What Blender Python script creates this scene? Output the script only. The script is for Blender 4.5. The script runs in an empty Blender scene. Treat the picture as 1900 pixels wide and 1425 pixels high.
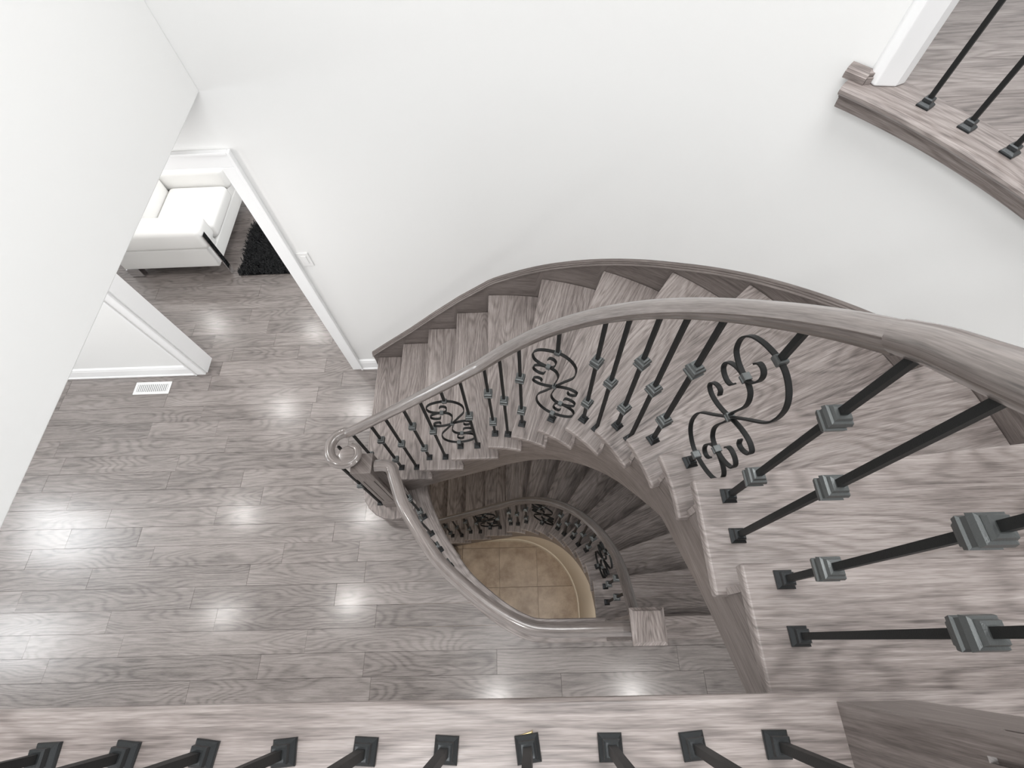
import bpy, bmesh, math, random
from math import sin, cos, pi, radians, degrees, hypot, atan2, sqrt
from mathutils import Vector, Matrix
random.seed(7)
SC = bpy.context.scene
COL = SC.collection

# ------------------------------------------------------------------ camera
RISE = 0.2
U = 14 * RISE                     # upper floor level
BAS = -13 * RISE                  # basement floor level
CAM = Vector((0, 0, U + 1.0))
def cam_axes():
    f = 911.82
    n = Vector((985.65 - 950, 1189.22 - 712.5, f)).normalized()
    ex = (Vector((1, 0, 0)) - n * n.x).normalized()
    ey = ex.cross(n)
    if ey.y > 0: ey = -ey
    w = .01902
    X = cos(w) * ex + sin(w) * ey
    Y = -sin(w) * ex + cos(w) * ey
    return X, Y, -n, f
AX, AY, AZ, FPX = cam_axes()
cd = bpy.data.cameras.new('camera'); cd.sensor_width = 36; cd.lens = 36 * FPX / 1900
cd.clip_start = .02
camo = bpy.data.objects.new('camera', cd); COL.objects.link(camo)
camo.matrix_world = Matrix(((AX[0], -AX[1], -AX[2], CAM.x), (AY[0], -AY[1], -AY[2], CAM.y), (AZ[0], -AZ[1], -AZ[2], CAM.z), (0, 0, 0, 1)))
SC.camera = camo

# ------------------------------------------------------------------ light and exposure
SC.view_settings.view_transform = 'Standard'
SC.view_settings.look = 'None'
SC.view_settings.gamma = 1
SC.view_settings.use_curve_mapping = False
SC.view_settings.exposure = 0.0
W = bpy.data.worlds.new('world'); SC.world = W; W.use_nodes = True
W.node_tree.nodes['Background'].inputs[0].default_value = (1, 1, 1, 1)
W.node_tree.nodes['Background'].inputs[1].default_value = 1.08
def area(name, loc, target, sx, sy, power, col=(1, 1, 1), disk=False):
    l = bpy.data.lights.new(name, 'AREA'); l.energy = power; l.color = col
    l.shape = 'DISK' if disk else 'RECTANGLE'; l.size = sx
    if not disk: l.size_y = sy
    o = bpy.data.objects.new(name, l); COL.objects.link(o); o.location = loc
    d = Vector(target) - Vector(loc)
    o.rotation_euler = d.to_track_quat('-Z', 'Y').to_euler()
    return o
CEIL = 2.505
POTS = [(-3.65, 1.52), (-3.63, .35), (-2.13, .43), (-2.05, 1.44), (-3.41, 3.0), (-3.2, 4.34), (-2.3, 2.95), (-4.8, 4.5), (-.38, -.55), (1.07, -.53)]
for i, (x, y) in enumerate(POTS):
    area('pot_light', (x, y, CEIL - .012), (x, y, 0), .15, .15, 8.8, (1, .975, .95), True)
area('upper_ceiling_light', (.64, .95, 5.22), (.64, .95, 0), 1.3, 1.3, 58, (1, 1, 1), True)
area('hall_fill_light', (-.5, -.55, 5.22), (-.5, -.55, 0), 1.4, 1.4, 44, (1, 1, 1), True)  # unseen fill lamp, added to brighten the upper floor edge
area('room_fill_light', (-.8, 4.2, 1.4), (-3, 4.0, .6), 1.6, 1.3, 45, (.97, .99, 1))  # added fill panel that lightens the armchair and door jamb, not an actual window
area('front_window_light', (-5.55, 1.22, 2.0), (0, 1.0, 1.2), .62, .95, 32, (.95, .98, 1))
area('front_window_light', (-5.55, .1, 2.0), (0, 0, 1.2), .55, .95, 22, (.95, .98, 1))
area('basement_fill_light', (-.1, -.5, -.35), (-.1, .2, -3), .12, .12, 15, (1, .93, .84), True)  # added fill lamp, lifts the basement tiles and well wall
area('basement_fill_light', (-2.3, .8, -.35), (-2.3, .8, -3), .12, .12, 8, (1, .92, .82), True)  # second added basement fill, further left

# ------------------------------------------------------------------ materials
def newmat(name):
    m = bpy.data.materials.new(name); m.use_nodes = True
    nt = m.node_tree; b = nt.nodes['Principled BSDF']
    return m, nt, b
def plain(name, col, rough=.5, metal=0, spec=.5, bump=0, bscale=200):
    m, nt, b = newmat(name)
    b.inputs['Base Color'].default_value = (*col, 1)
    b.inputs['Roughness'].default_value = rough
    b.inputs['Metallic'].default_value = metal
    b.inputs['Specular IOR Level'].default_value = spec
    if bump:
        tc = nt.nodes.new('ShaderNodeTexCoord'); nz = nt.nodes.new('ShaderNodeTexNoise'); bp = nt.nodes.new('ShaderNodeBump')
        nz.inputs['Scale'].default_value = bscale; nz.inputs['Detail'].default_value = 4
        bp.inputs['Strength'].default_value = bump; bp.inputs['Distance'].default_value = .002
        nt.links.new(tc.outputs['Object'], nz.inputs['Vector']); nt.links.new(nz.outputs['Fac'], bp.inputs['Height'])
        nt.links.new(bp.outputs[0], b.inputs['Normal'])
    return m
def wood(name, dark, mid, light, rough=.35, coat=.3, var=.18, streak=1.0, cross=1.0, ring=.35, crough=.15):
    m, nt, b = newmat(name); N = nt.nodes; L = nt.links
    uv = N.new('ShaderNodeUVMap'); oi = N.new('ShaderNodeObjectInfo')
    sep = N.new('ShaderNodeSeparateXYZ'); L.new(uv.outputs[0], sep.inputs[0])
    def math(op, a, bb):
        n = N.new('ShaderNodeMath'); n.operation = op
        for i, v in enumerate((a, bb)):
            if v is None: continue
            if isinstance(v, (int, float)): n.inputs[i].default_value = v
            else: L.new(v, n.inputs[i])
        return n.outputs[0]
    rnd = math('MULTIPLY', oi.outputs['Random'], 57.3)
    def coord(su, sv):
        c = N.new('ShaderNodeCombineXYZ')
        L.new(math('MULTIPLY', sep.outputs[0], su), c.inputs[0]); L.new(math('MULTIPLY', sep.outputs[1], sv), c.inputs[1]); L.new(rnd, c.inputs[2])
        return c.outputs[0]
    def noise(vec, detail=3, rough_=.55, dist=0):
        n = N.new('ShaderNodeTexNoise'); n.inputs['Scale'].default_value = 1; n.inputs['Detail'].default_value = detail
        n.inputs['Roughness'].default_value = rough_; n.inputs['Distortion'].default_value = dist
        L.new(vec, n.inputs['Vector']); return n.outputs['Fac']
    blotch = noise(coord(1.3, 6), 3)
    stre = noise(coord(1.8 * streak, 42 * cross), 5, .65, .5)
    fine = noise(coord(5, 130 * cross), 3, .7)
    pore = noise(coord(16, 330 * cross), 2, .7)
    # cathedral rings: a noise field sliced into contour lines
    fld = noise(coord(.75, 3.6), 2, .5)
    rg = math('MULTIPLY', math('SINE', math('MULTIPLY', fld, 165.0), None), .5)
    rg = math('ADD', rg, .5)
    rg = math('MULTIPLY', rg, rg)
    v = math('ADD', math('MULTIPLY', blotch, .40), math('MULTIPLY', stre, .42))
    v = math('ADD', v, math('MULTIPLY', math('SUBTRACT', fine, .5), .55))
    v = math('ADD', v, math('MULTIPLY', math('SUBTRACT', pore, .5), .50))
    v = math('SUBTRACT', v, math('MULTIPLY', rg, ring * .3))
    v = math('ADD', v, .09 + ring * .07)
    v = math('ADD', v, math('MULTIPLY', math('SUBTRACT', oi.outputs['Random'], .5), var))
    r = N.new('ShaderNodeValToRGB'); L.new(v, r.inputs[0])
    r.color_ramp.elements[0].position = .22; r.color_ramp.elements[0].color = (*dark, 1)
    r.color_ramp.elements[1].position = .78; r.color_ramp.elements[1].color = (*light, 1)
    e = r.color_ramp.elements.new(.48); e.color = (*mid, 1)
    L.new(r.outputs[0], b.inputs['Base Color'])
    b.inputs['Roughness'].default_value = rough
    b.inputs['Coat Weight'].default_value = coat; b.inputs['Coat Roughness'].default_value = crough
    bp = N.new('ShaderNodeBump'); bp.inputs['Strength'].default_value = .12; bp.inputs['Distance'].default_value = .001
    L.new(v, bp.inputs['Height']); L.new(bp.outputs[0], b.inputs['Normal'])
    return m
M = {}
M['stair'] = wood('stair_wood', (.082, .068, .063), (.222, .190, .178), (.40, .358, .340), .42, .12, .10, ring=.42)
M['rail'] = wood('rail_wood', (.060, .051, .047), (.150, .129, .120), (.265, .235, .222), .32, .75, .05, ring=.08, crough=.12)
M['plank'] = wood('plank_wood', (.082, .070, .065), (.190, .166, .156), (.302, .270, .257), .36, .62, .15, .8, ring=.45, crough=.195)
M['skirt'] = wood('skirt_wood', (.055, .045, .041), (.140, .118, .109), (.25, .219, .206), .4, .15, .05, ring=.1)
M['under'] = plain('subfloor_dark', (.10, .085, .08), .8)
M['wall'] = plain('wall_paint', (.80, .803, .797), .7, 0, .3, .05, 350)
M['beige'] = plain('basement_paint', (.62, .55, .46), .7, 0, .3)
M['trim'] = plain('trim_paint', (.86, .865, .87), .35, 0, .5)
M['ceil'] = plain('ceiling_paint', (.85, .85, .84), .8)
M['iron'] = plain('black_iron', (.010, .0105, .0105), .5, .0, .28, .15, 500)
M['pewter'] = plain('brushed_iron', (.12, .128, .128), .36, .7, .5, .2, 600)
M['leather'] = plain('white_leather', (.88, .875, .86), .45, 0, .5, .1, 90)
M['chrome'] = plain('chrome', (.75, .75, .76), .08, 1)
M['fur'] = plain('black_fur', (.0035, .004, .005), .5, 0, .35)
M['plastic'] = plain('white_plastic', (.80, .80, .795), .35)
M['brass'] = plain('brass', (.75, .6, .32), .3, 1)
M['dark'] = plain('dark_gap', (.02, .02, .02), .8)
def tile_mat():
    m, nt, b = newmat('travertine_tile'); N = nt.nodes; L = nt.links
    tc = N.new('ShaderNodeTexCoord'); nz = N.new('ShaderNodeTexNoise'); nz.inputs['Scale'].default_value = 5; nz.inputs['Detail'].default_value = 7
    nz.inputs['Roughness'].default_value = .65
    oi = N.new('ShaderNodeObjectInfo'); ad = N.new('ShaderNodeVectorMath'); L.new(tc.outputs['Object'], ad.inputs[0])
    cb = N.new('ShaderNodeCombineXYZ'); ml = N.new('ShaderNodeMath'); ml.operation = 'MULTIPLY'; ml.inputs[1].default_value = 37; L.new(oi.outputs['Random'], ml.inputs[0]); L.new(ml.outputs[0], cb.inputs[2]); L.new(cb.outputs[0], ad.inputs[1])
    L.new(ad.outputs[0], nz.inputs['Vector'])
    r = N.new('ShaderNodeValToRGB'); L.new(nz.outputs['Fac'], r.inputs[0])
    r.color_ramp.elements[0].position = .3; r.color_ramp.elements[0].color = (.30, .225, .165, 1)
    r.color_ramp.elements[1].position = .72; r.color_ramp.elements[1].color = (.60, .50, .40, 1)
    L.new(r.outputs[0], b.inputs['Base Color']); b.inputs['Roughness'].default_value = .3
    return m
M['tile'] = tile_mat()

# ------------------------------------------------------------------ helpers
def tag(o, label=None, cat=None, group=None, kind=None):
    if label: o['label'] = label
    if cat: o['category'] = cat
    if group: o['group'] = group
    if kind: o['kind'] = kind
    return o
def wpos(o):
    p = Vector(o.location)
    while o.parent: o = o.parent; p += Vector(o.location)
    return p
def empty(name, loc, label=None, cat=None, group=None, kind=None):
    o = bpy.data.objects.new(name, None); COL.objects.link(o); o.location = loc; o.empty_display_size = .1
    return tag(o, label, cat, group, kind)
def make(name, verts, faces, mat, parent=None, grain=(1, 0, 0), smooth=None, bevel=0, uvs=None, seg=2, kind=None, label=None, recenter=True):
    """one mesh object from world-space verts; UVs follow the grain direction in metres"""
    me = bpy.data.meshes.new(name)
    vs = [Vector(v) for v in verts]
    g = Vector(grain).normalized()
    p1 = g.cross(Vector((0, 0, 1)))
    if p1.length < .1: p1 = Vector((1, 0, 0))
    p1.normalize(); p2 = g.cross(p1)
    if recenter:
        lo = Vector([min(v[i] for v in vs) for i in range(3)]); hi = Vector([max(v[i] for v in vs) for i in range(3)])
        org = Vector(((lo.x + hi.x) / 2, (lo.y + hi.y) / 2, lo.z))
    else: org = Vector((0, 0, 0))
    me.from_pydata([v - org for v in vs], [], faces)
    me.materials.append(mat)
    ul = me.uv_layers.new(name='UVMap')
    if uvs is None:
        per = [(v.dot(g), v.dot(p1) + v.dot(p2)) for v in vs]
    else: per = uvs
    data = [0.0] * (2 * len(me.loops))
    for i, l in enumerate(me.loops):
        data[2 * i], data[2 * i + 1] = per[l.vertex_index]
    ul.data.foreach_set('uv', data)
    bm = bmesh.new(); bm.from_mesh(me); bmesh.ops.recalc_face_normals(bm, faces=bm.faces); bm.to_mesh(me); bm.free()
    if smooth is not None:
        me.polygons.foreach_set('use_smooth', [True] * len(me.polygons))
        me.set_sharp_from_angle(angle=radians(smooth))
    o = bpy.data.objects.new(name, me); COL.objects.link(o)
    if parent is not None:
        o.parent = parent; o.location = org - wpos(parent)
    else: o.location = org
    if bevel:
        md = o.modifiers.new('bevel', 'BEVEL'); md.width = bevel; md.segments = seg; md.limit_method = 'ANGLE'; md.angle_limit = radians(40)
    return tag(o, label, None, None, kind)
class Geo:
    def __init__(s): s.v = []; s.f = []; s.uv = []
    def box(s, x0, x1, y0, y1, z0, z1):
        n = len(s.v)
        s.v += [(x, y, z) for z in (z0, z1) for x, y in ((x0, y0), (x1, y0), (x1, y1), (x0, y1))]
        s.f += [tuple(n + i for i in q) for q in ((0, 3, 2, 1), (4, 5, 6, 7), (0, 1, 5, 4), (1, 2, 6, 5), (2, 3, 7, 6), (3, 0, 4, 7))]
        return s
    def prism(s, poly, z0, z1):
        n = len(s.v); k = len(poly)
        s.v += [(p[0], p[1], z0) for p in poly] + [(p[0], p[1], z1) for p in poly]
        s.f += [tuple(range(n + k - 1, n - 1, -1)), tuple(range(n + k, n + 2 * k))]
        s.f += [(n + i, n + (i + 1) % k, n + k + (i + 1) % k, n + k + i) for i in range(k)]
        return s
    def sqlathe(s, prof, cx=0, cy=0, sides=4):
        n0 = len(s.v)
        for z, h in prof:
            for i in range(sides):
                if sides == 4: dx, dy = ((-h, -h), (h, -h), (h, h), (-h, h))[i]
                else: dx, dy = h * cos(2 * pi * i / sides), h * sin(2 * pi * i / sides)
                s.v.append((cx + dx, cy + dy, z))
        for j in range(len(prof) - 1):
            for i in range(sides):
                a = n0 + j * sides + i; b = n0 + j * sides + (i + 1) % sides
                s.f.append((a, b, b + sides, a + sides))
        s.f.append(tuple(n0 + i for i in range(sides - 1, -1, -1)))
        e = n0 + (len(prof) - 1) * sides
        s.f.append(tuple(e + i for i in range(sides)))
        return s
    def sweep(s, pts, prof, closed_ends=True, scale=None, up=None):
        """prof: list of (side, up) offsets; pts: 3D path. UV: u along, v around"""
        n0 = len(s.v); k = len(prof); P = [Vector(p) for p in pts]; d = 0
        while len(s.uv) < n0: s.uv.append((0, 0))
        per = [0]
        for i in range(1, k): per.append(per[-1] + hypot(prof[i][0] - prof[i - 1][0], prof[i][1] - prof[i - 1][1]))
        for i, p in enumerate(P):
            t = (P[min(i + 1, len(P) - 1)] - P[max(i - 1, 0)]).normalized()
            if i: d += (p - P[i - 1]).length
            upv = Vector((0, 0, 1)) if up is None else Vector(up)
            side = t.cross(upv).normalized(); u = side.cross(t)
            sc = 1 if scale is None else scale(i / (len(P) - 1))
            for j, (a, b) in enumerate(prof):
                s.v.append(tuple(p + side * a * sc + u * b * sc)); s.uv.append((d, per[j]))
        for i in range(len(P) - 1):
            for j in range(k):
                a = n0 + i * k + j; b = n0 + i * k + (j + 1) % k
                s.f.append((a, b, b + k, a + k))
        if closed_ends:
            s.f.append(tuple(n0 + j for j in range(k - 1, -1, -1)))
            s.f.append(tuple(n0 + (len(P) - 1) * k + j for j in range(k)))
        return s
    def to(s, name, mat, parent=None, **kw):
        if s.uv and len(s.uv) == len(s.v) and 'uvs' not in kw: kw['uvs'] = s.uv
        return make(name, s.v, s.f, mat, parent, **kw)
def catmull(pts, n=8, closed=False):
    P = [Vector(p) for p in pts]; out = []
    m = len(P)
    for i in range(m if closed else m - 1):
        if closed: p0, p1, p2, p3 = P[(i - 1) % m], P[i], P[(i + 1) % m], P[(i + 2) % m]
        else:
            p1, p2 = P[i], P[i + 1]
            p0 = P[i - 1] if i else p1 * 2 - p2
            p3 = P[i + 2] if i + 2 < m else p2 * 2 - p1
        for j in range(n):
            t = j / n
            out.append(.5 * ((2 * p1) + (p2 - p0) * t + (2 * p0 - 5 * p1 + 4 * p2 - p3) * t * t + (3 * p1 - p0 - 3 * p2 + p3) * t ** 3))
    if not closed: out.append(P[-1])
    return out
def resample(P, step):
    out = [P[0]]; acc = 0
    for a, b in zip(P, P[1:]):
        L = (b - a).length
        while acc + L >= step:
            r = (step - acc) / L; a = a + (b - a) * r; out.append(a.copy()); L = (b - a).length; acc = 0
        acc += L
    return out

# ------------------------------------------------------------------ stair plan
CX, CY = -.214, .344              # centre of the winding
RI, RO = .696, 1.844              # tread ends: well side, wall side
RW = 1.866                        # curved wall face
RB = .784                         # baluster line
WY = CY + RW                      # straight wall face (y = 2.21)
def polar(r, a): a = radians(a); return (CX + r * cos(a), CY + r * sin(a))
def path(r, k):
    """point on the offset path r at step coordinate k (k = nosing of tread k)"""
    if k <= 5.073: return (CX - .0117 - .249 * (5.0 - k) + .0, CY + r) if k < 5 else (CX - .0117 * (5.073 - k) / .073, CY + r)
    if k <= 12: return polar(r, 90 - 12.3 * (k - 5.073))
    if k <= 12.193: return polar(r, 4.8 * (12.193 - k) / .193)
    return (CX + r, CY - .243 * (k - 12.193))
def kang(k): return 90 - 12.3 * (k - 5.073)
OV = .035                         # nosing overhang
def riser_k(r, k):                # step coordinate of the riser under nosing k on radius r
    if k < 5: return k + OV / .249
    if k < 12: return k + degrees(OV / r) / 12.3
    return k + OV / .243
def frange(a, b, n): return [a + (b - a) * i / n for i in range(n + 1)]
def tread_poly(k, ri=RI, ro=RO, back=.02):
    ki, ko = riser_k(ri, k + 1), riser_k(ro, k + 1)
    ki += back / (.249 if k + 1 < 5 or k + 1 >= 12 else radians(12.3) * ri)
    ko += back / (.249 if k + 1 < 5 or k + 1 >= 12 else radians(12.3) * ro)
    nseg = 1 if k < 4 else 6
    A = [path(ri, q) for q in frange(k, ki, nseg)]
    B = [path(ro, q) for q in frange(ko, k, nseg)]
    return A + B
def tread_grain(k):
    if k < 5: return (0, 1, 0)
    if k >= 12: return (1, 0, 0)
    a = radians(kang(k + .5)); return (cos(a), sin(a), 0)
BULL = [(-1.231, RO + CY), (-1.231, 1.10), (-1.226, 1.03), (-1.205, .955), (-1.168, .893), (-1.115, .845), (-1.05, .815), (-.985, .805), (-.925, .812), (-.87, .835), (-.83, .875), (-.815, .93), (-.93, 1.04), (-.93, RO + CY)]
def staircase(z0, n, label):
    root = empty('staircase', (-1.0, 1.6, z0), label, 'staircase')
    for k in range(1, n + 1):
        z = z0 + RISE * k
        poly = BULL if k == 1 else tread_poly(k)
        Geo().prism(poly, z - .036, z).to('tread', M['stair'], root, grain=tread_grain(k), bevel=.007, seg=3)
    for k in range(1, n + 2):
        z = z0 + RISE * k
        if k == 1:
            pl = []
            for (x, y) in BULL[:-2]:
                d = Vector((x + 1.0, y - 1.03 if y < 1.03 else 0)); d = d.normalized() * .035 if d.length else d
                pl.append((x - d.x, y - d.y))
            pl += [(-.93, 1.07), (-.93, RO + CY)]
            Geo().prism(pl, z0 + .001, z - .0365).to('riser', M['stair'], root, grain=(0, 1, 0))
            continue
        a0 = .725; 
        def rp(r, off): 
            kk = riser_k(r, k)
            dn = .249 if (k < 5 or k >= 12) else radians(12.3) * r
            return path(r, kk + off / dn)
        pl = [rp(a0, 0), rp(RO, 0), rp(RO, .018), rp(a0, .018)]
        Geo().prism(pl, z - RISE + .0005, z - .0365).to('riser', M['stair'], root, grain=tread_grain(k))
    # well-side stringer: sawtooth top under the treads, flowing lower edge
    def low(k):
        sm = lambda a, b: (lambda t: t * t * (3 - 2 * t))(min(1, max(0, (k - a) / (b - a))))
        o = -.46 - .11 * sm(3, 6.6) + .13 * sm(10.6, 13.6)
        return max(z0 + RISE * k + o, z0 + .0 if k < 3 else -9)
    G = Geo(); rings = []
    kend = n + 1 + .05
    kk = 1.6
    st = []
    for k in range(1, n + 1):
        a = max(1.75, riser_k(.73, k)); b = riser_k(.73, k + 1)
        m = 5
        for q in frange(a, b, m): st.append((q, z0 + RISE * k - .037))
    for q, zt in st:
        (x0, y0), (x1, y1) = path(.73, q), path(.768, q)
        zl = low(q)
        rings.append([(x0, y0, zl), (x0, y0, zt), (x1, y1, zt), (x1, y1, zl)])
    base = 0; L = 0
    for i, r in enumerate(rings):
        if i: L += hypot(r[0][0] - rings[i - 1][0][0], r[0][1] - rings[i - 1][0][1])
        for p in r: G.v.append(p); G.uv.append((L * 1.2 + 0, p[2] - L * .8 + (p[0] - r[0][0])))
    for i in range(len(rings) - 1):
        for j in range(4):
            a = i * 4 + j; b = i * 4 + (j + 1) % 4
            G.f.append((a, b, b + 4, a + 4))
    G.f += [(3, 2, 1, 0), tuple(4 * (len(rings) - 1) + j for j in range(4))]
    G.to('stringer', M['skirt'], root)
    # wall-side skirt with a moulded cap
    tab = [(.80, .263), (1.45, .40), (2.4, .596), (3.3, .797), (4.15, .975), (5.03, 1.134), (6, 1.313), (7, 1.484), (8, 1.655), (9, 1.85), (10, 2.04), (11, 2.23), (12, 2.42), (13, 2.62), (14, 2.82)]
    def ztop(q):
        for (a, za), (b, zb) in zip(tab, tab[1:]):
            if q <= b: return za + (zb - za) * (q - a) / (b - a)
        return tab[-1][1]
    qs = frange(.80, n + .9, 90); G = Geo(); C2 = Geo(); L = 0; pr = None
    prof = [(RW - .001, 0), (RW - .024, 0), (RW - .024, -.028)]
    ring = []; cap = []
    for q in qs:
        zt = z0 + ztop(q); zb = max(z0, z0 + RISE * (math.floor(q)) - .12)
        R1, R0 = RW - .0005, RW - .021
        ring.append([(*path(R1, q), zb), (*path(R0, q), zb), (*path(R0, q), zt - .034), (*path(R1, q), zt - .034)])
        cap.append([(*path(R1, q), zt - .036), (*path(RW - .027, q), zt - .036), (*path(RW - .034, q), zt - .030), (*path(RW - .034, q), zt - .024), (*path(RW - .025, q), zt - .020), (*path(RW - .025, q), zt - .013), (*path(RW - .018, q), zt - .010), (*path(RW - .018, q), zt - .003), (*path(RW - .010, q), zt), (*path(R1, q), zt)])
    for g, rr, nm in ((G, ring, 'wall_skirt'), (C2, cap, 'skirt_moulding')):
        k = len(rr[0]); L = 0
        for i, r in enumerate(rr):
            if i: L += (Vector(r[0]) - Vector(rr[i - 1][0])).length
            dv = 0
            for j, p in enumerate(r):
                if j: dv += (Vector(p) - Vector(r[j - 1])).length
                g.v.append(p); g.uv.append((L, dv))
        for i in range(len(rr) - 1):
            for j in range(k):
                a = i * k + j; b = i * k + (j + 1) % k
                g.f.append((a, b, b + k, a + k))
        g.f += [tuple(range(k - 1, -1, -1)), tuple(k * (len(rr) - 1) + j for j in range(k))]
        g.to(nm, M['skirt'], root, smooth=25)
    return root

# ------------------------------------------------------------------ balustrade kit
_h = [(.019, -.030), (.0215, -.022), (.029, -.016), (.0315, -.0075), (.0315, -.0015), (.0355, .0005), (.0368, .0035), (.0355, .0065), (.0325, .0085), (.0270, .0160), (.0190, .0225), (.0100, .0265)]
RAILP = [(-a, b) for a, b in _h] + [(0, .028)] + _h[::-1]
RAILS = [(a * .90, b * .90) for a, b in RAILP]
ROUNDP = [(.0375 * cos(a), .032 * sin(a)) for a in [2 * pi * i / 20 for i in range(20)]]
BAR = .0068
_mesh = {}
def shared(name, builder, mat, **kw):
    if name not in _mesh:
        g = builder(Geo()); o = g.to(name, mat, None, recenter=False, **kw)
        _mesh[name] = o.data; bpy.data.objects.remove(o)
    return _mesh[name]
SHOE = [(0, .0195), (.005, .0200), (.008, .0185), (.014, .0125), (.016, .0120), (.018, .0138), (.026, .0132), (.029, .0100)]
KNOB = [(-.030, .0085), (-.029, .0135), (-.022, .0155), (-.020, .0145), (-.018, .0195), (-.008, .0215), (-.005, .0185), (.005, .0185), (.008, .0215), (.018, .0195), (.020, .0145), (.022, .0155), (.029, .0135), (.030, .0085)]
def bar_mesh(L):
    key = 'bar_%d' % round(L * 500)
    return shared(key, lambda g: g.box(-BAR, BAR, -BAR, BAR, 0, L), M['iron'])
# scroll, as (t, z) in the plane of the balustrade; half turn about (0, .376)
S_MAIN = [(0, .376), (-.040, .448), (-.077, .512), (-.089, .556), (-.087, .605), (-.070, .641), (-.040, .666), (-.006, .675), (.030, .668), (.062, .655), (.090, .635), (.108, .607), (.112, .580), (.104, .552), (.084, .537), (.058, .530), (.037, .529), (.0155, .526), (0, .516), (-.0105, .494), (-.013, .470), (-.009, .445), (0, .408), (.004, .376)]
S_A = [(.037, .529), (.066, .523), (.090, .509), (.107, .489), (.107, .465), (.093, .452), (.073, .449), (.058, .456), (.052, .470)]
S_B = [(.037, .527), (.020, .538), (.009, .556), (.003, .581), (.007, .601), (.019, .610), (.033, .607), (.041, .593)]
S_C = [(.003, .374), (.024, .361), (.054, .348), (.085, .343), (.108, .353), (.108, .375), (.090, .394), (.072, .396), (.065, .380)]
def scroll_geo(g, pts, rot, w=.0068, th=.0023):
    P = [(-t, .752 - z) if rot else (t, z) for t, z in pts]
    C = catmull([(0, t, z) for t, z in P], 7)
    n0 = len(g.v)
    for i, p in enumerate(C):
        t = (C[min(i + 1, len(C) - 1)] - C[max(i - 1, 0)]).normalized()
        nn = Vector((0, -t.z, t.y))
        for a, b in ((-w, -th), (w, -th), (w, th), (-w, th)):
            g.v.append(tuple(p + Vector((a, 0, 0)) + nn * b))
    for i in range(len(C) - 1):
        for j in range(4):
            a = n0 + i * 4 + j; b = n0 + i * 4 + (j + 1) % 4
            g.f.append((a, b, b + 4, a + 4))
    g.f += [(n0 + 3, n0 + 2, n0 + 1, n0), tuple(n0 + 4 * (len(C) - 1) + j for j in range(4))]
    return g
def collar_small(g):
    for dz in (0,):
        g.sqlathe([(-.011, .0085), (-.0105, .0098), (-.004, .0102), (-.001, .0088), (.001, .0088), (.004, .0102), (.0105, .0098), (.011, .0085)])
    return g
def collar_end(g): return g.sqlathe([(-.010, .0085), (-.009, .0115), (-.004, .0125), (.004, .0125), (.009, .0115), (.010, .0085)])
def link(name, me, parent, loc, rz=0, label=None):
    o = bpy.data.objects.new(name, me); COL.objects.link(o); o.parent = parent; o.location = loc; o.rotation_euler = (0, 0, rz)
    if label: o['label'] = label
    return o
def baluster(root, x, y, z, ztop, kind, rz):
    """kind: d double knuckle, s single knuckle, p plain lower part, c scroll"""
    b = wpos(root); L = ztop - z
    if kind == 'c':
        o = link('baluster', shared('stub', lambda g: g.box(-BAR, BAR, -BAR, BAR, 0, .072), M['iron']), root, Vector((x, y, z)) - b, rz, 'scrolled wrought iron baluster')
        link('upper_bar', shared('bar_%d' % round((L - .675) * 500), lambda g: g.box(-BAR, BAR, -BAR, BAR, 0, L - .675), M['iron']), o, (0, 0, .675))
        for i, S in enumerate((S_MAIN, S_A, S_B, S_C)):
            for rot in (0, 1):
                link('scroll', shared('scroll_%d%d' % (i, rot), lambda g: scroll_geo(g, S, rot), M['iron'], smooth=40), o, (0, 0, 0))
        for t, zz in ((0, .376), (.037, .529), (-.037, .223)):
            link('collar', shared('collar_small', collar_small, M['pewter']), o, (0, t, zz))
        for zz in (.676, .074): link('collar', shared('collar_end', collar_end, M['pewter']), o, (0, 0, zz))
        kn = []
    else:
        o = link('baluster', bar_mesh(L), root, Vector((x, y, z)) - b, rz)
        kn = {'d': (.55, .185), 's': (.475,), 'p': ()}[kind]
    link('shoe', shared('shoe', lambda g: g.sqlathe(SHOE), M['shoe']), o, (0, 0, .0))
    for h in kn: link('knuckle', shared('knuckle', lambda g: g.sqlathe(KNOB), M['pewter']), o, (0, 0, h))
    return o
M['shoe'] = plain('shoe_iron', (.035, .038, .040), .36, .6, .5, .2, 600)

def bpath(k):
    """baluster line at baluster coordinate k (k = front baluster of tread k)"""
    if k < 4.85: return (-.178 - .2385 * (5 - k), CY + RB), 0.0
    a0 = 87.4 - 12.4 * (k - 5)
    if k < 5: 
        x = -.178 - .2385 * (5 - k); 
        if x < CX: return (x, CY + RB), 0.0
    if a0 > 0: return polar(RB, min(a0, 90)), radians(a0 - 90)
    k0 = 5 + 87.4 / 12.4
    return (CX + RB, CY - .245 * (k - k0)), radians(-90)
ROFF = [(0, .820), (2.6, .825), (4.5, .845), (6.4, .875), (7.5, .874), (8.4, .866), (9.2, .858), (10, .842), (10.8, .830), (11.5, .820), (12.3, .800), (13, .80), (16, .80)]
def under(k):
    # smooth interpolation of the rail height above the nosing line
    def lin(q):
        for (a, u), (b, v) in zip(ROFF, ROFF[1:]):
            if q <= b: return u + (v - u) * (q - a) / (b - a)
    return RISE * k + sum(lin(max(.1, k + d)) for d in (-.6, -.3, 0, .3, .6)) / 5 - .027
PATTERN = [(2, 'd'), (2, 's'), (3, 'd'), (3, 's'), (4, 'c'), (4, 's'), (5, 'd'), (5, 's'), (6, 'd'), (7, 'c'), (8, 'd'), (8, 's'), (9, 'd'), (9, 's'), (10, 'd'), (11, 'c'), (12, 'd'), (12, 's'), (13, 'd'), (13, 's')]
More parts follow.
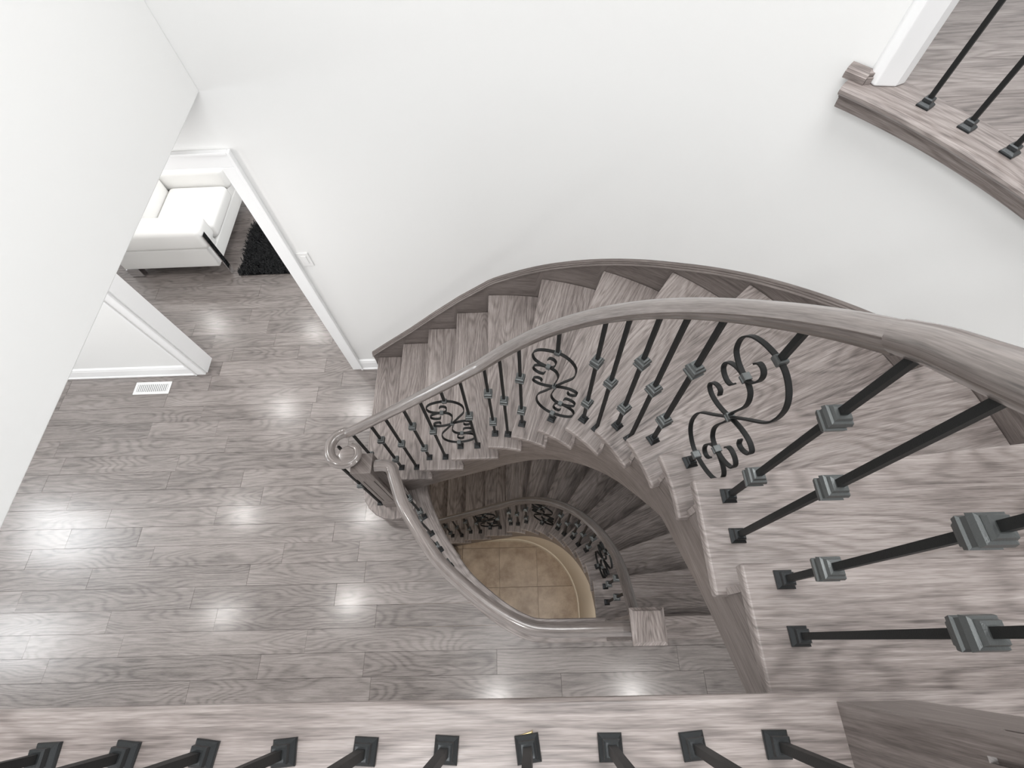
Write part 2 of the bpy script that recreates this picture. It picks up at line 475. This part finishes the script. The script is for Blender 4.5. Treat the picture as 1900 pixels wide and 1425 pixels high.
VOL = [(-1.0305, 1.130), (-1.080, 1.129), (-1.125, 1.106), (-1.151, 1.062), (-1.153, 1.012), (-1.134, .968), (-1.096, .941), (-1.052, .934), (-1.010, .948), (-.985, .985), (-.995, 1.025), (-1.028, 1.040)]
KJ = 11.75
def smooth_z(P, w, n=2):
    P = [Vector(p) for p in P]
    for _ in range(n):
        z = [p.z for p in P]; m = len(P)
        for i in range(m):
            h = min(w, i, m - 1 - i)
            P[i].z = sum(z[i - h:i + h + 1]) / (2 * h + 1)
    return P
def stair_railing(z0, klast, kbal, label):
    root = empty('stair_railing', (-1.0, 1.1, z0), label, 'railing')
    whole = []
    for k in frange(1.30, klast, 150):
        (x, y), _ = bpath(k); whole.append((x, y, z0 + under(k) + .027))
    whole = smooth_z(resample([Vector(p) for p in whole], .02), 9)
    zv = z0 + 1.085
    for p in whole: p.z = max(p.z, zv)
    cut = len(whole)
    if klast > 13.5:
        (jx, jy), _ = bpath(KJ)
        cut = min(range(len(whole)), key=lambda i: hypot(whole[i].x - jx, whole[i].y - jy))
    lead = whole[:cut + 1]
    Geo().sweep(lead, RAILS).to('handrail', M['rail'], root, smooth=35)
    vp = [Vector((lead[0][0], lead[0][1], zv))] + [Vector((x, y, zv)) for x, y in VOL[1:]]
    vp = catmull(vp, 7)
    g = Geo().sweep(vp, RAILS, scale=lambda t: 1 if t < .6 else 1 - .25 * (t - .6) / .4)
    vo = g.to('volute', M['rail'], root, smooth=35)
    e = Geo().sqlathe([(zv - .026, .030), (zv - .012, .048), (zv + .004, .052), (zv + .018, .050), (zv + .0235, .044), (zv + .0255, .025)], -1.040, .985, 28)
    eo = e.to('volute_eye', M['rail'], root, smooth=35)
    if klast > 13.5:
        Geo().sweep(whole[cut:], ROUNDP, scale=lambda t: .86 + .14 * min(1, t * 4)).to('rail_fitting', M['rail'], root, smooth=35)
    for k, kd in PATTERN:
        if k > kbal: continue
        kk = k + (.46 if kd == 's' else 0)
        (x, y), a = bpath(kk)
        baluster(root, x, y, z0 + RISE * k, z0 + under(kk) + .006, kd, a + pi / 2)
    for (x, y), kd in (((-1.114, 1.051), 'd'), ((-1.083, .928), 's'), ((-1.043, 1.132), 's')):
        baluster(root, x, y, z0 + RISE, zv - .024, kd, 0)
    return root
def newel(x, y, z0, h, w, cap, label, foot=.12, flush=0):
    root = empty('newel_post', (x, y, z0), label, 'newel post')
    hw = w / 2
    zs = z0 + foot
    ze = z0 + h - .13
    s = hw - .005 * (1 - flush); d = .007; gw = .0035; a = s * .58
    def ring(dd):
        q = [(-s, -s), (-a - gw, -s), (-a - gw, -s + dd), (-a + gw, -s + dd), (-a + gw, -s), (a - gw, -s), (a - gw, -s + dd), (a + gw, -s + dd), (a + gw, -s)]
        out = []
        for r in range(4):
            for px, py in q:
                for _ in range(r): px, py = -py, px
                out.append((x + px, y + py))
        return out
    e0 = 0 if flush else .0005
    g = Geo(); n = 36
    for zz, dd in ((z0 if flush else zs + e0, 0), (zs + .04, 0), (zs + .044, d), (ze - .054, d), (ze - .05, 0), (z0 + h if flush else ze - e0, 0)):
        g.v += [(px, py, zz) for px, py in ring(dd)]
    for i in range(5):
        for j in range(n):
            p = i * n + j; q = i * n + (j + 1) % n
            g.f.append((p, q, q + n, p + n))
    g.f += [tuple(range(n - 1, -1, -1)), tuple(5 * n + j for j in range(n))]
    g.to('shaft', M['skirt'], root, grain=(0, 0, 1))
    if not flush:
        Geo().box(x - hw, x + hw, y - hw, y + hw, z0, zs).to('base_block', M['skirt'], root, grain=(0, 0, 1), bevel=.004)
        Geo().box(x - hw, x + hw, y - hw, y + hw, ze, z0 + h).to('top_block', M['skirt'], root, grain=(0, 0, 1), bevel=.004)
    if cap:
        c = cap / 2; z = z0 + h
        Geo().sqlathe([(z - .028, hw), (z - .022, hw + .010), (z, hw + .012), (z + .004, c), (z + .022, c), (z + .030, c - .012), (z + .033, c - .014), (z + .036, c - .014), (z + .039, c - .018)], x, y).to('cap', M['stair'], root, grain=(0, 1, 0))
    return root

# ------------------------------------------------------------------ structure: floors
fl = empty('floor', (-1.5, 1, -.02), None, None, None, 'structure')
GUARD = [(-.905, .950), (-.845, .950), (-.803, .930), (-.775, .862), (-.717, .718), (-.634, .588), (-.494, .400), (-.33, .254), (-.175, .143), (-.02, .068), (.10, .049), (.30, .047), (.51, .047)]
gp = [Vector((x, y, 0)) for x, y in GUARD]
EDGE = [Vector((x, y, 0)) for x, y in ((-.905, 2.2), (-.90, 1.4), (-.885, 1.15), (-.865, 1.05), (-.835, .96), (-.785, .85), (-.717, .718), (-.634, .588), (-.494, .400), (-.33, .254), (-.175, .143), (-.02, .068), (.10, .049), (.30, .047), (.9, .05), (1.7, .05))]
edge = catmull(EDGE, 6)
def edge_x(y):
    best = None
    for a, b in zip(edge, edge[1:]):
        if (a.y - y) * (b.y - y) <= 0 and abs(a.y - b.y) > 1e-6 and a.x < .12:
            return a.x + (b.x - a.x) * (y - a.y) / (b.y - a.y)
    return None
ROW0, PW = .2495, .1478
def rowof(y): return math.floor((y - ROW0) / PW)
JOINTS = {}
for x, y in [(-1.83, 1.83), (-3.66, 1.0), (-3.55, .74), (-3.27, .48), (-3.80, .60), (-2.24, .195), (-1.40, .335), (-1.09, .20), (-1.48, .80), (-1.27, .66), (-2.87, .06), (-1.86, -.09), (-3.55, -.03), (-3.35, -.18), (.19, -.2), (-2.9, 1.22), (-2.5, 1.5), (-3.2, 1.65), (-2.1, 1.08), (-1.6, 1.35), (-2.3, 2.55), (-2.05, 2.4), (-2.6, 2.85), (-2.4, 2.7)]:
    JOINTS.setdefault(rowof(y), []).append(x)
rt = random.Random(23)
def plank(name, root, poly, z, mat, grain=(1, 0, 0)):
    o = Geo().prism(poly, z - .016, z).to(name, mat, root, grain=grain)
    o.rotation_euler = (rt.gauss(0, .0035), rt.gauss(0, .0007), 0)
    return o
GAP = .0008
rj = random.Random(11)
for r in range(rowof(-1.65), rowof(4.75) + 1):
    y0 = ROW0 + r * PW; y1 = y0 + PW
    room = y0 > 2.15
    xa = -4.75
    xb = 3.2
    if room: xb = -1.0
    hasedge = (y1 > .05) and not room
    split = y0 < .05 < y1
    js = sorted(JOINTS.get(r, []))
    cuts = []
    x = xa + rj.uniform(.0, .9)
    limit = -.6 if hasedge else xb
    while x < limit:
        if all(abs(x - j) > .45 for j in js): cuts.append(x)
        x += rj.uniform(.75, 1.35)
    cuts = sorted(cuts + js)
    xs = [xa] + [c for c in cuts if xa + .2 < c < xb - .1] + [xb]
    for a, b in zip(xs, xs[1:]):
        yy0, yy1 = y0 + GAP, y1 - GAP
        if hasedge:
            es = []
            for i in range(5):
                yv = yy0 + (yy1 - yy0) * i / 4
                ex = edge_x(max(yv, .0502)); es.append((ex if ex is not None else -.9, yv))
            mx = min(e[0] for e in es)
            if a + GAP > mx - .02: continue
            if split and b > -.25:
                if a < -.25: plank('plank', fl, [(a + GAP, yy0), (xb, yy0), (xb, .05), (-.1, .05), (-.22, yy1), (a + GAP, yy1)], 0, M['plank'])
                break
            if b > mx - .25:
                poly = [(a + GAP, yy0)] + es + [(a + GAP, yy1)]
                plank('plank', fl, poly, 0, M['plank']); break
        plank('plank', fl, [(a + GAP, yy0), (b - GAP, yy0), (b - GAP, yy1), (a + GAP, yy1)], 0, M['plank'])
Geo().box(-6, -.95, -2.2, 6, -.06, -.017).box(-.95, 3.2, -2.2, .04, -.06, -.017).to('subfloor', M['under'], fl)
# nosing strip round the well and the apron under it
STR = [Vector((x, y, 0)) for x, y in ((-.90, 1.30), (-.885, 1.15), (-.862, 1.04), (-.828, .95), (-.783, .85), (-.717, .718), (-.634, .588), (-.494, .400), (-.33, .254), (-.175, .143), (-.02, .068), (.10, .049), (.30, .047), (.7, .0475), (1.0, .05), (1.63, .055))]
strip = catmull(STR, 6)
Geo().sweep(strip, [(-.082, -.03), (-.088, -.022), (-.088, -.006), (-.082, .004), (.060, .004), (.062, .001), (.062, -.016), (-.06, -.016), (-.06, -.03)]).to('nosing_strip', M['stair'], fl, smooth=30)
Geo().sweep([p + Vector((0, 0, -.03)) for p in strip], [(-.068, 0), (-.068, -.27), (-.045, -.27), (-.045, 0)]).to('well_apron', M['stair'], fl, smooth=30)

# upper floor by the camera
fu = empty('floor', (0, -.5, U), None, None, None, 'structure')
Geo().sweep([(-1.6, -.175, U), (1.7, -.172, U)], [(-.079, -.034), (-.085, -.026), (-.085, -.008), (-.079, -.001), (-.072, 0), (.09, 0), (.09, -.034)]).to('nosing_strip', M['stair'], fu, smooth=30)
for i in range(7):
    yb = -.268 - i * PW
    xx = [-1.6, -.9 + .37 * (i % 3), .35 - .29 * (i % 2), 1.7]
    for a, b in zip(xx, xx[1:]):
        plank('plank', fu, [(a + GAP, yb - PW + GAP), (b - GAP, yb - PW + GAP), (b - GAP, yb - GAP), (a + GAP, yb - GAP)], U, M['plank'])
Geo().box(-1.6, 1.7, -1.4, -.125, U - .28, U - .0345).to('floor_slab', M['ceil'], fu)

# landing across the stairwell
la = empty('floor', (2.0, 1.2, U), None, None, None, 'structure')
arc = [Vector((*polar(1.0, a), 0)) for a in frange(44.0, -30, 60)]
def ringsweep(prof, a0, a1, n=60):
    g = Geo(); k = len(prof)
    for i, a in enumerate(frange(a0, a1, n)):
        dv = 0
        for j, (r, z) in enumerate(prof):
            if j: dv += hypot(r - prof[j - 1][0], z - prof[j - 1][1])
            g.v.append((*polar(r, a), z)); g.uv.append((radians(a) * 1.8, dv))
    for i in range(n):
        for j in range(k):
            a = i * k + j; b = i * k + (j + 1) % k
            g.f.append((a, b, b + k, a + k))
    g.f += [tuple(range(k - 1, -1, -1)), tuple(n * k + j for j in range(k))]
    return g
ringsweep([(1.93, U), (1.795, U), (1.782, U - .003), (1.774, U - .012), (1.774, U - .022), (1.782, U - .032), (1.93, U - .032)], 43.9, -30).to('nosing_strip', M['stair'], la, smooth=30)
ringsweep([(1.84, U - .033), (1.803, U - .033), (1.806, U - .05), (1.818, U - .056), (1.822, U - .084), (1.828, U - .095), (1.84, U - .095)], 43.9, -30).to('nosing_moulding', M['stair'], la, smooth=30)
for i in range(24):
    y0 = -.5 + i * PW * 1.35; y1 = y0 + PW * 1.35
    xl0 = CX + sqrt(max(1.93 ** 2 - (y0 - CY) ** 2, 0)); xl1 = CX + sqrt(max(1.93 ** 2 - (y1 - CY) ** 2, 0))
    xm = CX + sqrt(max(1.93 ** 2 - ((y0 + y1) / 2 - CY) ** 2, 0))
    cut = 2.15 + .23 * (i * 2 % 5)
    if y1 > 2.2: xl0 = xl1 = xm = 1.22
    for a, b in ((None, cut), (cut, 3.6)):
        if a is None: poly = [(xl0, y0 + GAP), (b - GAP, y0 + GAP), (b - GAP, y1 - GAP), (xl1, y1 - GAP), (xm, (y0 + y1) / 2)]
        else: poly = [(a + GAP, y0 + GAP), (b - GAP, y0 + GAP), (b - GAP, y1 - GAP), (a + GAP, y1 - GAP)]
        plank('plank', la, poly, U - .0005, M['stair'])
g = ringsweep([(1.90, U - .04), (1.90, U - .25), (3.6, U - .25), (3.6, U - .04)], 43, -30); g.uv = []
g.to('floor_slab', M['ceil'], la)

# basement
fb = empty('floor', (0, .6, BAS), None, None, None, 'structure')
Geo().box(-3.6, 2.2, -1.2, 2.6, BAS - .08, BAS - .012).to('grout_bed', plain('grout', (.36, .30, .24), .8), fb)
TS = .46
for i in range(-6, 4):
    for j in range(-3, 5):
        x0, y0 = .10 + i * TS, .12 + j * TS
        if x0 > 1.0 or y0 > 1.2 and x0 > -1.3: continue
        Geo().box(x0 + .002, x0 + TS - .002, y0 + .002, y0 + TS - .002, BAS - .012, BAS).to('tile', M['tile'], fb)

# ------------------------------------------------------------------ structure: walls
def curved_wall(g, r0, r1, a0, a1, z0, z1, n):
    k0 = len(g.v)
    for a in frange(a0, a1, n):
        for r, z in ((r0, z0), (r0, z1), (r1, z1), (r1, z0)): g.v.append((*polar(r, a), z))
    for i in range(n):
        for j in range(4):
            a = k0 + i * 4 + j; b = k0 + i * 4 + (j + 1) % 4
            g.f.append((a, b, b + 4, a + 4))
    g.f += [(k0 + 3, k0 + 2, k0 + 1, k0), tuple(k0 + n * 4 + j for j in range(4))]
TOP = 5.3
XL = -1.405                        # left wall face
DL, DR, DH = -2.865, -1.512, 2.13  # doorway
g = Geo()
g.box(-6, DL - .0, WY, WY + .15, -.05, CEIL); g.box(DR, XL - .02, WY, WY + .15, -.05, CEIL); g.box(DL, DR, WY, WY + .15, DH, CEIL)
g.box(XL - .02, CX, WY, WY + .15, BAS, TOP) if False else g.box(XL - .02, CX, WY, WY + .15, -.25, TOP)
curved_wall(g, RW, RW + .15, 90, 42.4, BAS, TOP, 40)
curved_wall(g, RW, RW + .15, 42.4, 0, BAS, U - .09, 40)
g.box(CX + RW, CX + RW + .15, -.6, CY, BAS, U - .09)
wb = g.to('wall_back', M['wall'], None, smooth=20); wb['kind'] = 'structure'
g = Geo(); g.box(-2.6, CX, WY, WY + .15, BAS, -.26); tag(g.to('wall_back', M['beige'], None), kind='structure')
for nm, q in (('wall_basement_front', (-3.75, 2.35, -1.35, -1.2)), ('wall_basement_left', (-3.75, -3.6, -1.2, 2.21)), ('wall_basement_right', (2.2, 2.35, -1.2, 2.6))):
    tag(Geo().box(*q, BAS, -.062).to(nm, M['beige'], None), kind='structure')
wl = Geo().box(XL - .14, XL, -.6, WY, CEIL, TOP).to('wall_left', M['wall'], None, bevel=.004); wl['kind'] = 'structure'
tag(Geo().box(-5.75, -5.6, -1.6, WY, 0, CEIL).to('wall_front', M['wall'], None), kind='structure')
tag(Geo().box(-5.6, XL - .141, -1.6, WY - .0005, CEIL, CEIL + .22).to('ceiling', M['ceil'], None), kind='structure')
tag(Geo().box(-6, -.6, WY + .151, 6, CEIL, CEIL + .22).to('ceiling', M['ceil'], None), kind='structure')
tag(Geo().box(XL - .14, 3.4, -2.6, 4.2, TOP + .001, TOP + .2).to('ceiling', M['ceil'], None), kind='structure')
# well wall of the basement under the lower flight, with its pale baseboard
g = Geo(); b = Geo()
ks = frange(2.2, 13.6, 60)
def wallring(g, r0, r1, zf0, zf1):
    n0 = len(g.v)
    for q in ks:
        for r, z in ((r0, zf0(q)), (r0, zf1(q)), (r1, zf1(q)), (r1, zf0(q))): g.v.append((*path(r, q), z))
    for i in range(len(ks) - 1):
        for j in range(4):
            a = n0 + i * 4 + j; bb = n0 + i * 4 + (j + 1) % 4
            g.f.append((a, bb, bb + 4, a + 4))
    g.f += [(n0 + 3, n0 + 2, n0 + 1, n0), tuple(n0 + 4 * (len(ks) - 1) + j for j in range(4))]
wallring(g, .785, .86, lambda q: BAS, lambda q: max(BAS + .02, BAS + RISE * q - .35))
tag(g.to('wall_well', M['beige'], None, smooth=30), kind='structure')
wallring(b, .770, .7845, lambda q: BAS, lambda q: min(BAS + .11, max(BAS + .02, BAS + RISE * q - .36)))
tag(b.to('baseboard_well', plain('cream_trim', (.72, .66, .56), .4), None, smooth=30), kind='structure')

# side room shell
tag(Geo().box(-6, -.6, 5.6, 5.75, 0, CEIL).to('wall_room', M['wall'], None), kind='structure')
tag(Geo().box(-.75, -.6, WY + .151, 5.6, 0, CEIL).to('wall_room_right', M['wall'], None), kind='structure')

# doorway lining and casings
dr = empty('door_1', ((DL + DR) / 2, WY, 0), None, None, None, 'structure')
CW = .088
def casing_prof(g, pts): pass
yf = WY - .022
def cas(name, px, x0, x1, z0, z1):
    return Geo().box(x0, x1, yf, WY - .0005, z0, z1).to(name, M['trim'], dr, bevel=.003)
cas('casing', 1, DR - .004, DR + CW - .016, 0, DH - .0045)
cas('casing', 1, DL - CW + .016, DL + .004, 0, DH - .0045)
cas('head_casing', 1, DL - CW + .016, DR + CW - .016, DH - .004, DH + CW - .016)
yf2 = yf - .010
for x0, x1, z0, z1 in ((DR + CW - .0158, DR + CW, 0, DH + CW), (DL - CW, DL - CW + .0158, 0, DH + CW), (DL - CW + .016, DR + CW - .016, DH + CW - .0158, DH + CW)):
    Geo().box(x0, x1, yf2, WY - .0005, z0, z1).to('back_band', M['trim'], dr, bevel=.003)
Geo().box(DL - .0, DL + .016, WY, WY + .15, 0, DH).to('jamb', M['trim'], dr)
Geo().box(DR - .016, DR, WY, WY + .15, 0, DH).to('jamb', M['trim'], dr)
Geo().box(DL + .016, DR - .016, WY, WY + .15, DH - .016, DH).to('head_jamb', M['trim'], dr)
def baseboard(name, x0, x1):
    g = Geo()
    P = [(WY - .0005, 0), (WY - .026, 0), (WY - .026, .014), (WY - .019, .020), (WY - .017, .10), (WY - .013, .115), (WY - .013, .125), (WY - .006, .135), (WY - .0005, .14)]
    n = len(P)
    for x in (x0, x1): g.v += [(x, y, z) for y, z in P]
    g.f += [(j, (j + 1) % n, n + (j + 1) % n, n + j) for j in range(n)] + [tuple(range(n)), tuple(range(2 * n - 1, n - 1, -1))]
    return tag(g.to(name, M['trim'], None), kind='structure')
baseboard('baseboard_back', -5.6, DL - CW)
baseboard('baseboard_right', DR + CW, -1.277)

# upper opening: white casing post and wood base trim
g = Geo().prism([(1.150, 1.590), (1.162, 1.562), (1.227, 1.554), (1.262, 1.569), (1.275, 1.66), (1.19, 1.70)], U, TOP)
tag(g.to('trim_1', M['trim'], None, bevel=.006, seg=3), kind='structure')
ub = empty('baseboard_upper', (1.11, 1.6, U), None, None, None, 'structure')
ringsweep([(1.860, U), (1.817, U), (1.817, U + .020), (1.823, U + .0215), (1.825, U + .027), (1.832, U + .031), (1.860, U + .033)], 44.6, 42.4, 4).to('base_board', M['stair'], ub)
Geo().prism([(1.1335, 1.5735), (1.153, 1.5735), (1.170, 1.592), (1.15, 1.602)], U, U + .021).to('return_board', M['stair'], ub)
Geo().prism([(1.136, 1.579), (1.153, 1.579), (1.168, 1.594), (1.15, 1.602)], U + .0212, U + .033).to('return_cap', M['stair'], ub)

# ------------------------------------------------------------------ stairs and railings
staircase(0, 13, 'grey brown oak winding staircase climbing from the plank floor along the curved white wall')
staircase(BAS, 12, 'darker oak winding staircase going down to the basement below the main flight')
stair_railing(0, 14.0, 13, 'oak handrail with volute and black iron balusters on the upper winding flight')
stair_railing(BAS, 13.15, 12, 'dark railing with iron balusters curving down the basement flight inside the well')
newel(-.975, .955, RISE, .825, .125, 0, 'slim fluted oak newel post on the rounded bottom step beside the volute')
newel(.580, .053, 0, 1.06, .130, .170, 'square oak newel post with flat cap where the well guard ends')
newel(.576, -.166, U, 1.12, .131, .165, 'dark oak newel post on the upper floor at the head of the stairs', .255, 1)
newel(-.975, .955, BAS + RISE, .825, .125, 0, 'dark newel post at the foot of the basement flight deep in the well')

gr = empty('guard_railing', (-.3, .3, 0), 'level oak guard rail curving round the stairwell on the main floor with iron balusters', 'railing')
ZG = .985
gcur = catmull([p + Vector((0, 0, ZG)) for p in gp], 8)
Geo().sweep(gcur, RAILP).to('handrail', M['rail'], gr, smooth=35)
bl = resample(catmull([Vector((x, y, 0)) for x, y in [(-.843, .99), (-.783, .85)] + GUARD[4:]], 10), .141)
for i, p in enumerate(bl[1:-1]):
    q = bl[i + 2]; a = atan2(q.y - p.y, q.x - p.x)
    kd = 's' if i % 2 else 'd'
    if i in (3, 8): kd = 'c'
    baluster(gr, p.x, p.y, .004, ZG - .026, kd if kd != 'c' else 'd', a)

ga = empty('gallery_railing', (-.3, -.157, U), 'row of black iron balusters along the upper floor edge by the camera', 'railing')
Geo().sweep([(-1.40, -.157, U + .90), (.51, -.157, U + .90)], RAILP).to('handrail', M['rail'], ga, smooth=35)
rg = random.Random(3)
for i in range(-4, 10):
    x = -.823 + .1353 * i
    baluster(ga, x, -.157, U, U + .875, 'p', rg.uniform(-.12, .12))
lr = empty('landing_railing', (1.4, 1.2, U), 'black iron balusters with shoes on the landing beside the white casing', 'railing')
for i, a in enumerate(frange(36.6, -5.5, 10)):
    x, y = polar(1.861, a); baluster(lr, x, y, U, U + .875, 'p', radians(a))
ringsweep([(1.825, U + .875), (1.897, U + .875), (1.897, U + .915), (1.88, U + .93), (1.84, U + .93), (1.825, U + .915)], 39.3, -8, 40).to('handrail', M['rail'], lr, smooth=35)

# ------------------------------------------------------------------ armchair
so = empty('armchair', (-3.4, 3.85, 0), 'low wide white leather armchair with chrome legs in the room beyond the doorway', 'armchair')
def cushion(name, x0, x1, y0, y1, z0, z1, r=.05, parent=so):
    o = Geo().box(x0, x1, y0, y1, z0, z1).to(name, M['leather'], parent, bevel=r, seg=5)
    for p in o.data.polygons: p.use_smooth = True
    return o
XF = -2.93
cushion('base', -3.95, XF - .03, 3.40, 4.32, .11, .27, .02)
cushion('seat_cushion', -3.52, XF, 3.57, 4.145, .275, .44, .05)
cushion('back_cushion', -3.90, -3.525, 3.57, 4.145, .275, .74, .06)
cushion('arm', -3.95, XF + .02, 3.33, 3.565, .36, .60, .055)
cushion('arm_panel', -3.93, XF - .035, 3.36, 3.55, .11, .355, .015)
cushion('arm', -3.95, XF + .02, 4.15, 4.385, .36, .60, .055)
cushion('arm_panel', -3.93, XF - .035, 4.165, 4.355, .11, .355, .015)
for y in (3.355, 4.30):
    Geo().prism([(XF + .0205, y), (XF + .032, y), (XF + .032, y + .055), (XF + .0205, y + .055)], .004, .53).to('leg', M['chrome'], so, label='chrome leg', bevel=.002)
Geo().box(-3.93, -3.80, 3.36, 3.42, .004, .108).to('leg', M['chrome'], so, label='chrome leg')

# ------------------------------------------------------------------ rug
rugx0, rugx1, rugy0, rugy1 = -2.85, -1.55, 3.31, 4.02
ru = empty('rug', ((rugx0 + rugx1) / 2, (rugy0 + rugy1) / 2, 0), 'black shaggy fur rug on the plank floor in front of the white armchair', 'rug')
Geo().box(rugx0 + .02, rugx1, rugy0 + .02, rugy1, .001, .008).to('backing', M['fur'], ru)
rr = random.Random(5); v = []; f = []
for i in range(9000):
    x = rr.uniform(rugx0 + .015, rugx1); y = rr.uniform(rugy0 + .015, rugy1 + .3 * max(0, 0))
    a = rr.uniform(0, 2 * pi); l = rr.uniform(.025, .06); w = rr.uniform(.003, .006); h = rr.uniform(.015, .042)
    sw = 1.2 * sin(x * 9 + 2 * sin(y * 7)); a = a * .5 + sw
    n = len(v); dx, dy = cos(a), sin(a)
    v += [(x - dy * w, y + dx * w, .006), (x + dy * w, y - dx * w, .006), (x + dx * l * .5 + dy * w * .7, y + dy * l * .5 - dx * w * .7, .006 + h), (x + dx * l * .5 - dy * w * .7, y + dy * l * .5 + dx * w * .7, .006 + h), (x + dx * l, y + dy * l, .006 + h * .8)]
    f += [(n, n + 1, n + 2, n + 3), (n + 3, n + 2, n + 4)]
make('pile', v, f, M['fur'], ru, kind='stuff')

# ------------------------------------------------------------------ small things
# floor register
vx0, vx1, vy0, vy1 = -3.47, -3.145, 2.006, 2.128
ve = empty('floor_register', ((vx0 + vx1) / 2, (vy0 + vy1) / 2, 0), 'white slotted heating register set in the plank floor by the baseboard', 'vent')
g = Geo(); m = .024
g.box(vx0, vx1, vy0, vy0 + m, .0005, .006).box(vx0, vx1, vy1 - m, vy1, .0005, .006).box(vx0, vx0 + m, vy0 + m, vy1 - m, .0005, .006).box(vx1 - m, vx1, vy0 + m, vy1 - m, .0005, .006)
g.to('frame', M['plastic'], ve, bevel=.002)
Geo().box(vx0 + m, vx1 - m, vy0 + m, vy1 - m, .0005, .0015).to('recess', plain('register_recess', (.16, .17, .18), .6), ve)
ns = 16
for i in range(ns):
    x = vx0 + m + (vx1 - vx0 - 2 * m) * (i + .5) / ns
    Geo().box(x - .0048, x + .0048, vy0 + m - .001, vy1 - m + .001, .0016, .0045).to('slat', M['plastic'], ve)
# light switch
sw = empty('light_switch', (-1.376, WY, 1.35), 'white rocker light switch on the wall right of the doorway', 'switch')
Geo().box(-1.412, -1.338, WY - .007, WY - .0003, 1.352, 1.472).to('plate', M['plastic'], sw, bevel=.003)
Geo().box(-1.392, -1.358, WY - .011, WY - .007, 1.380, 1.446).to('rocker', M['plastic'], sw, bevel=.002)
# loose screw
sc = empty('screw', (-.0145, -.1375, U), 'small brass screw lying on the upper floor edge by a baluster shoe', 'screw')
p0, p1 = Vector((-.0285, -.1415, U + .0022)), Vector((-.0025, -.1345, U + .0030))
d = (p1 - p0)
prof = lambda r: [(r * cos(2 * pi * i / 10), r * sin(2 * pi * i / 10)) for i in range(10)]
Geo().sweep([p0 + d * t for t in (0, .1, .5, .93)], prof(.0017), scale=lambda t: .35 if t == 0 else 1).to('shank', M['brass'], sc, smooth=40)
Geo().sweep([p0 + d * .93, p0 + d * 1.0], prof(.0022), scale=lambda t: .8 if t == 0 else 1.5).to('head', M['brass'], sc, smooth=40)
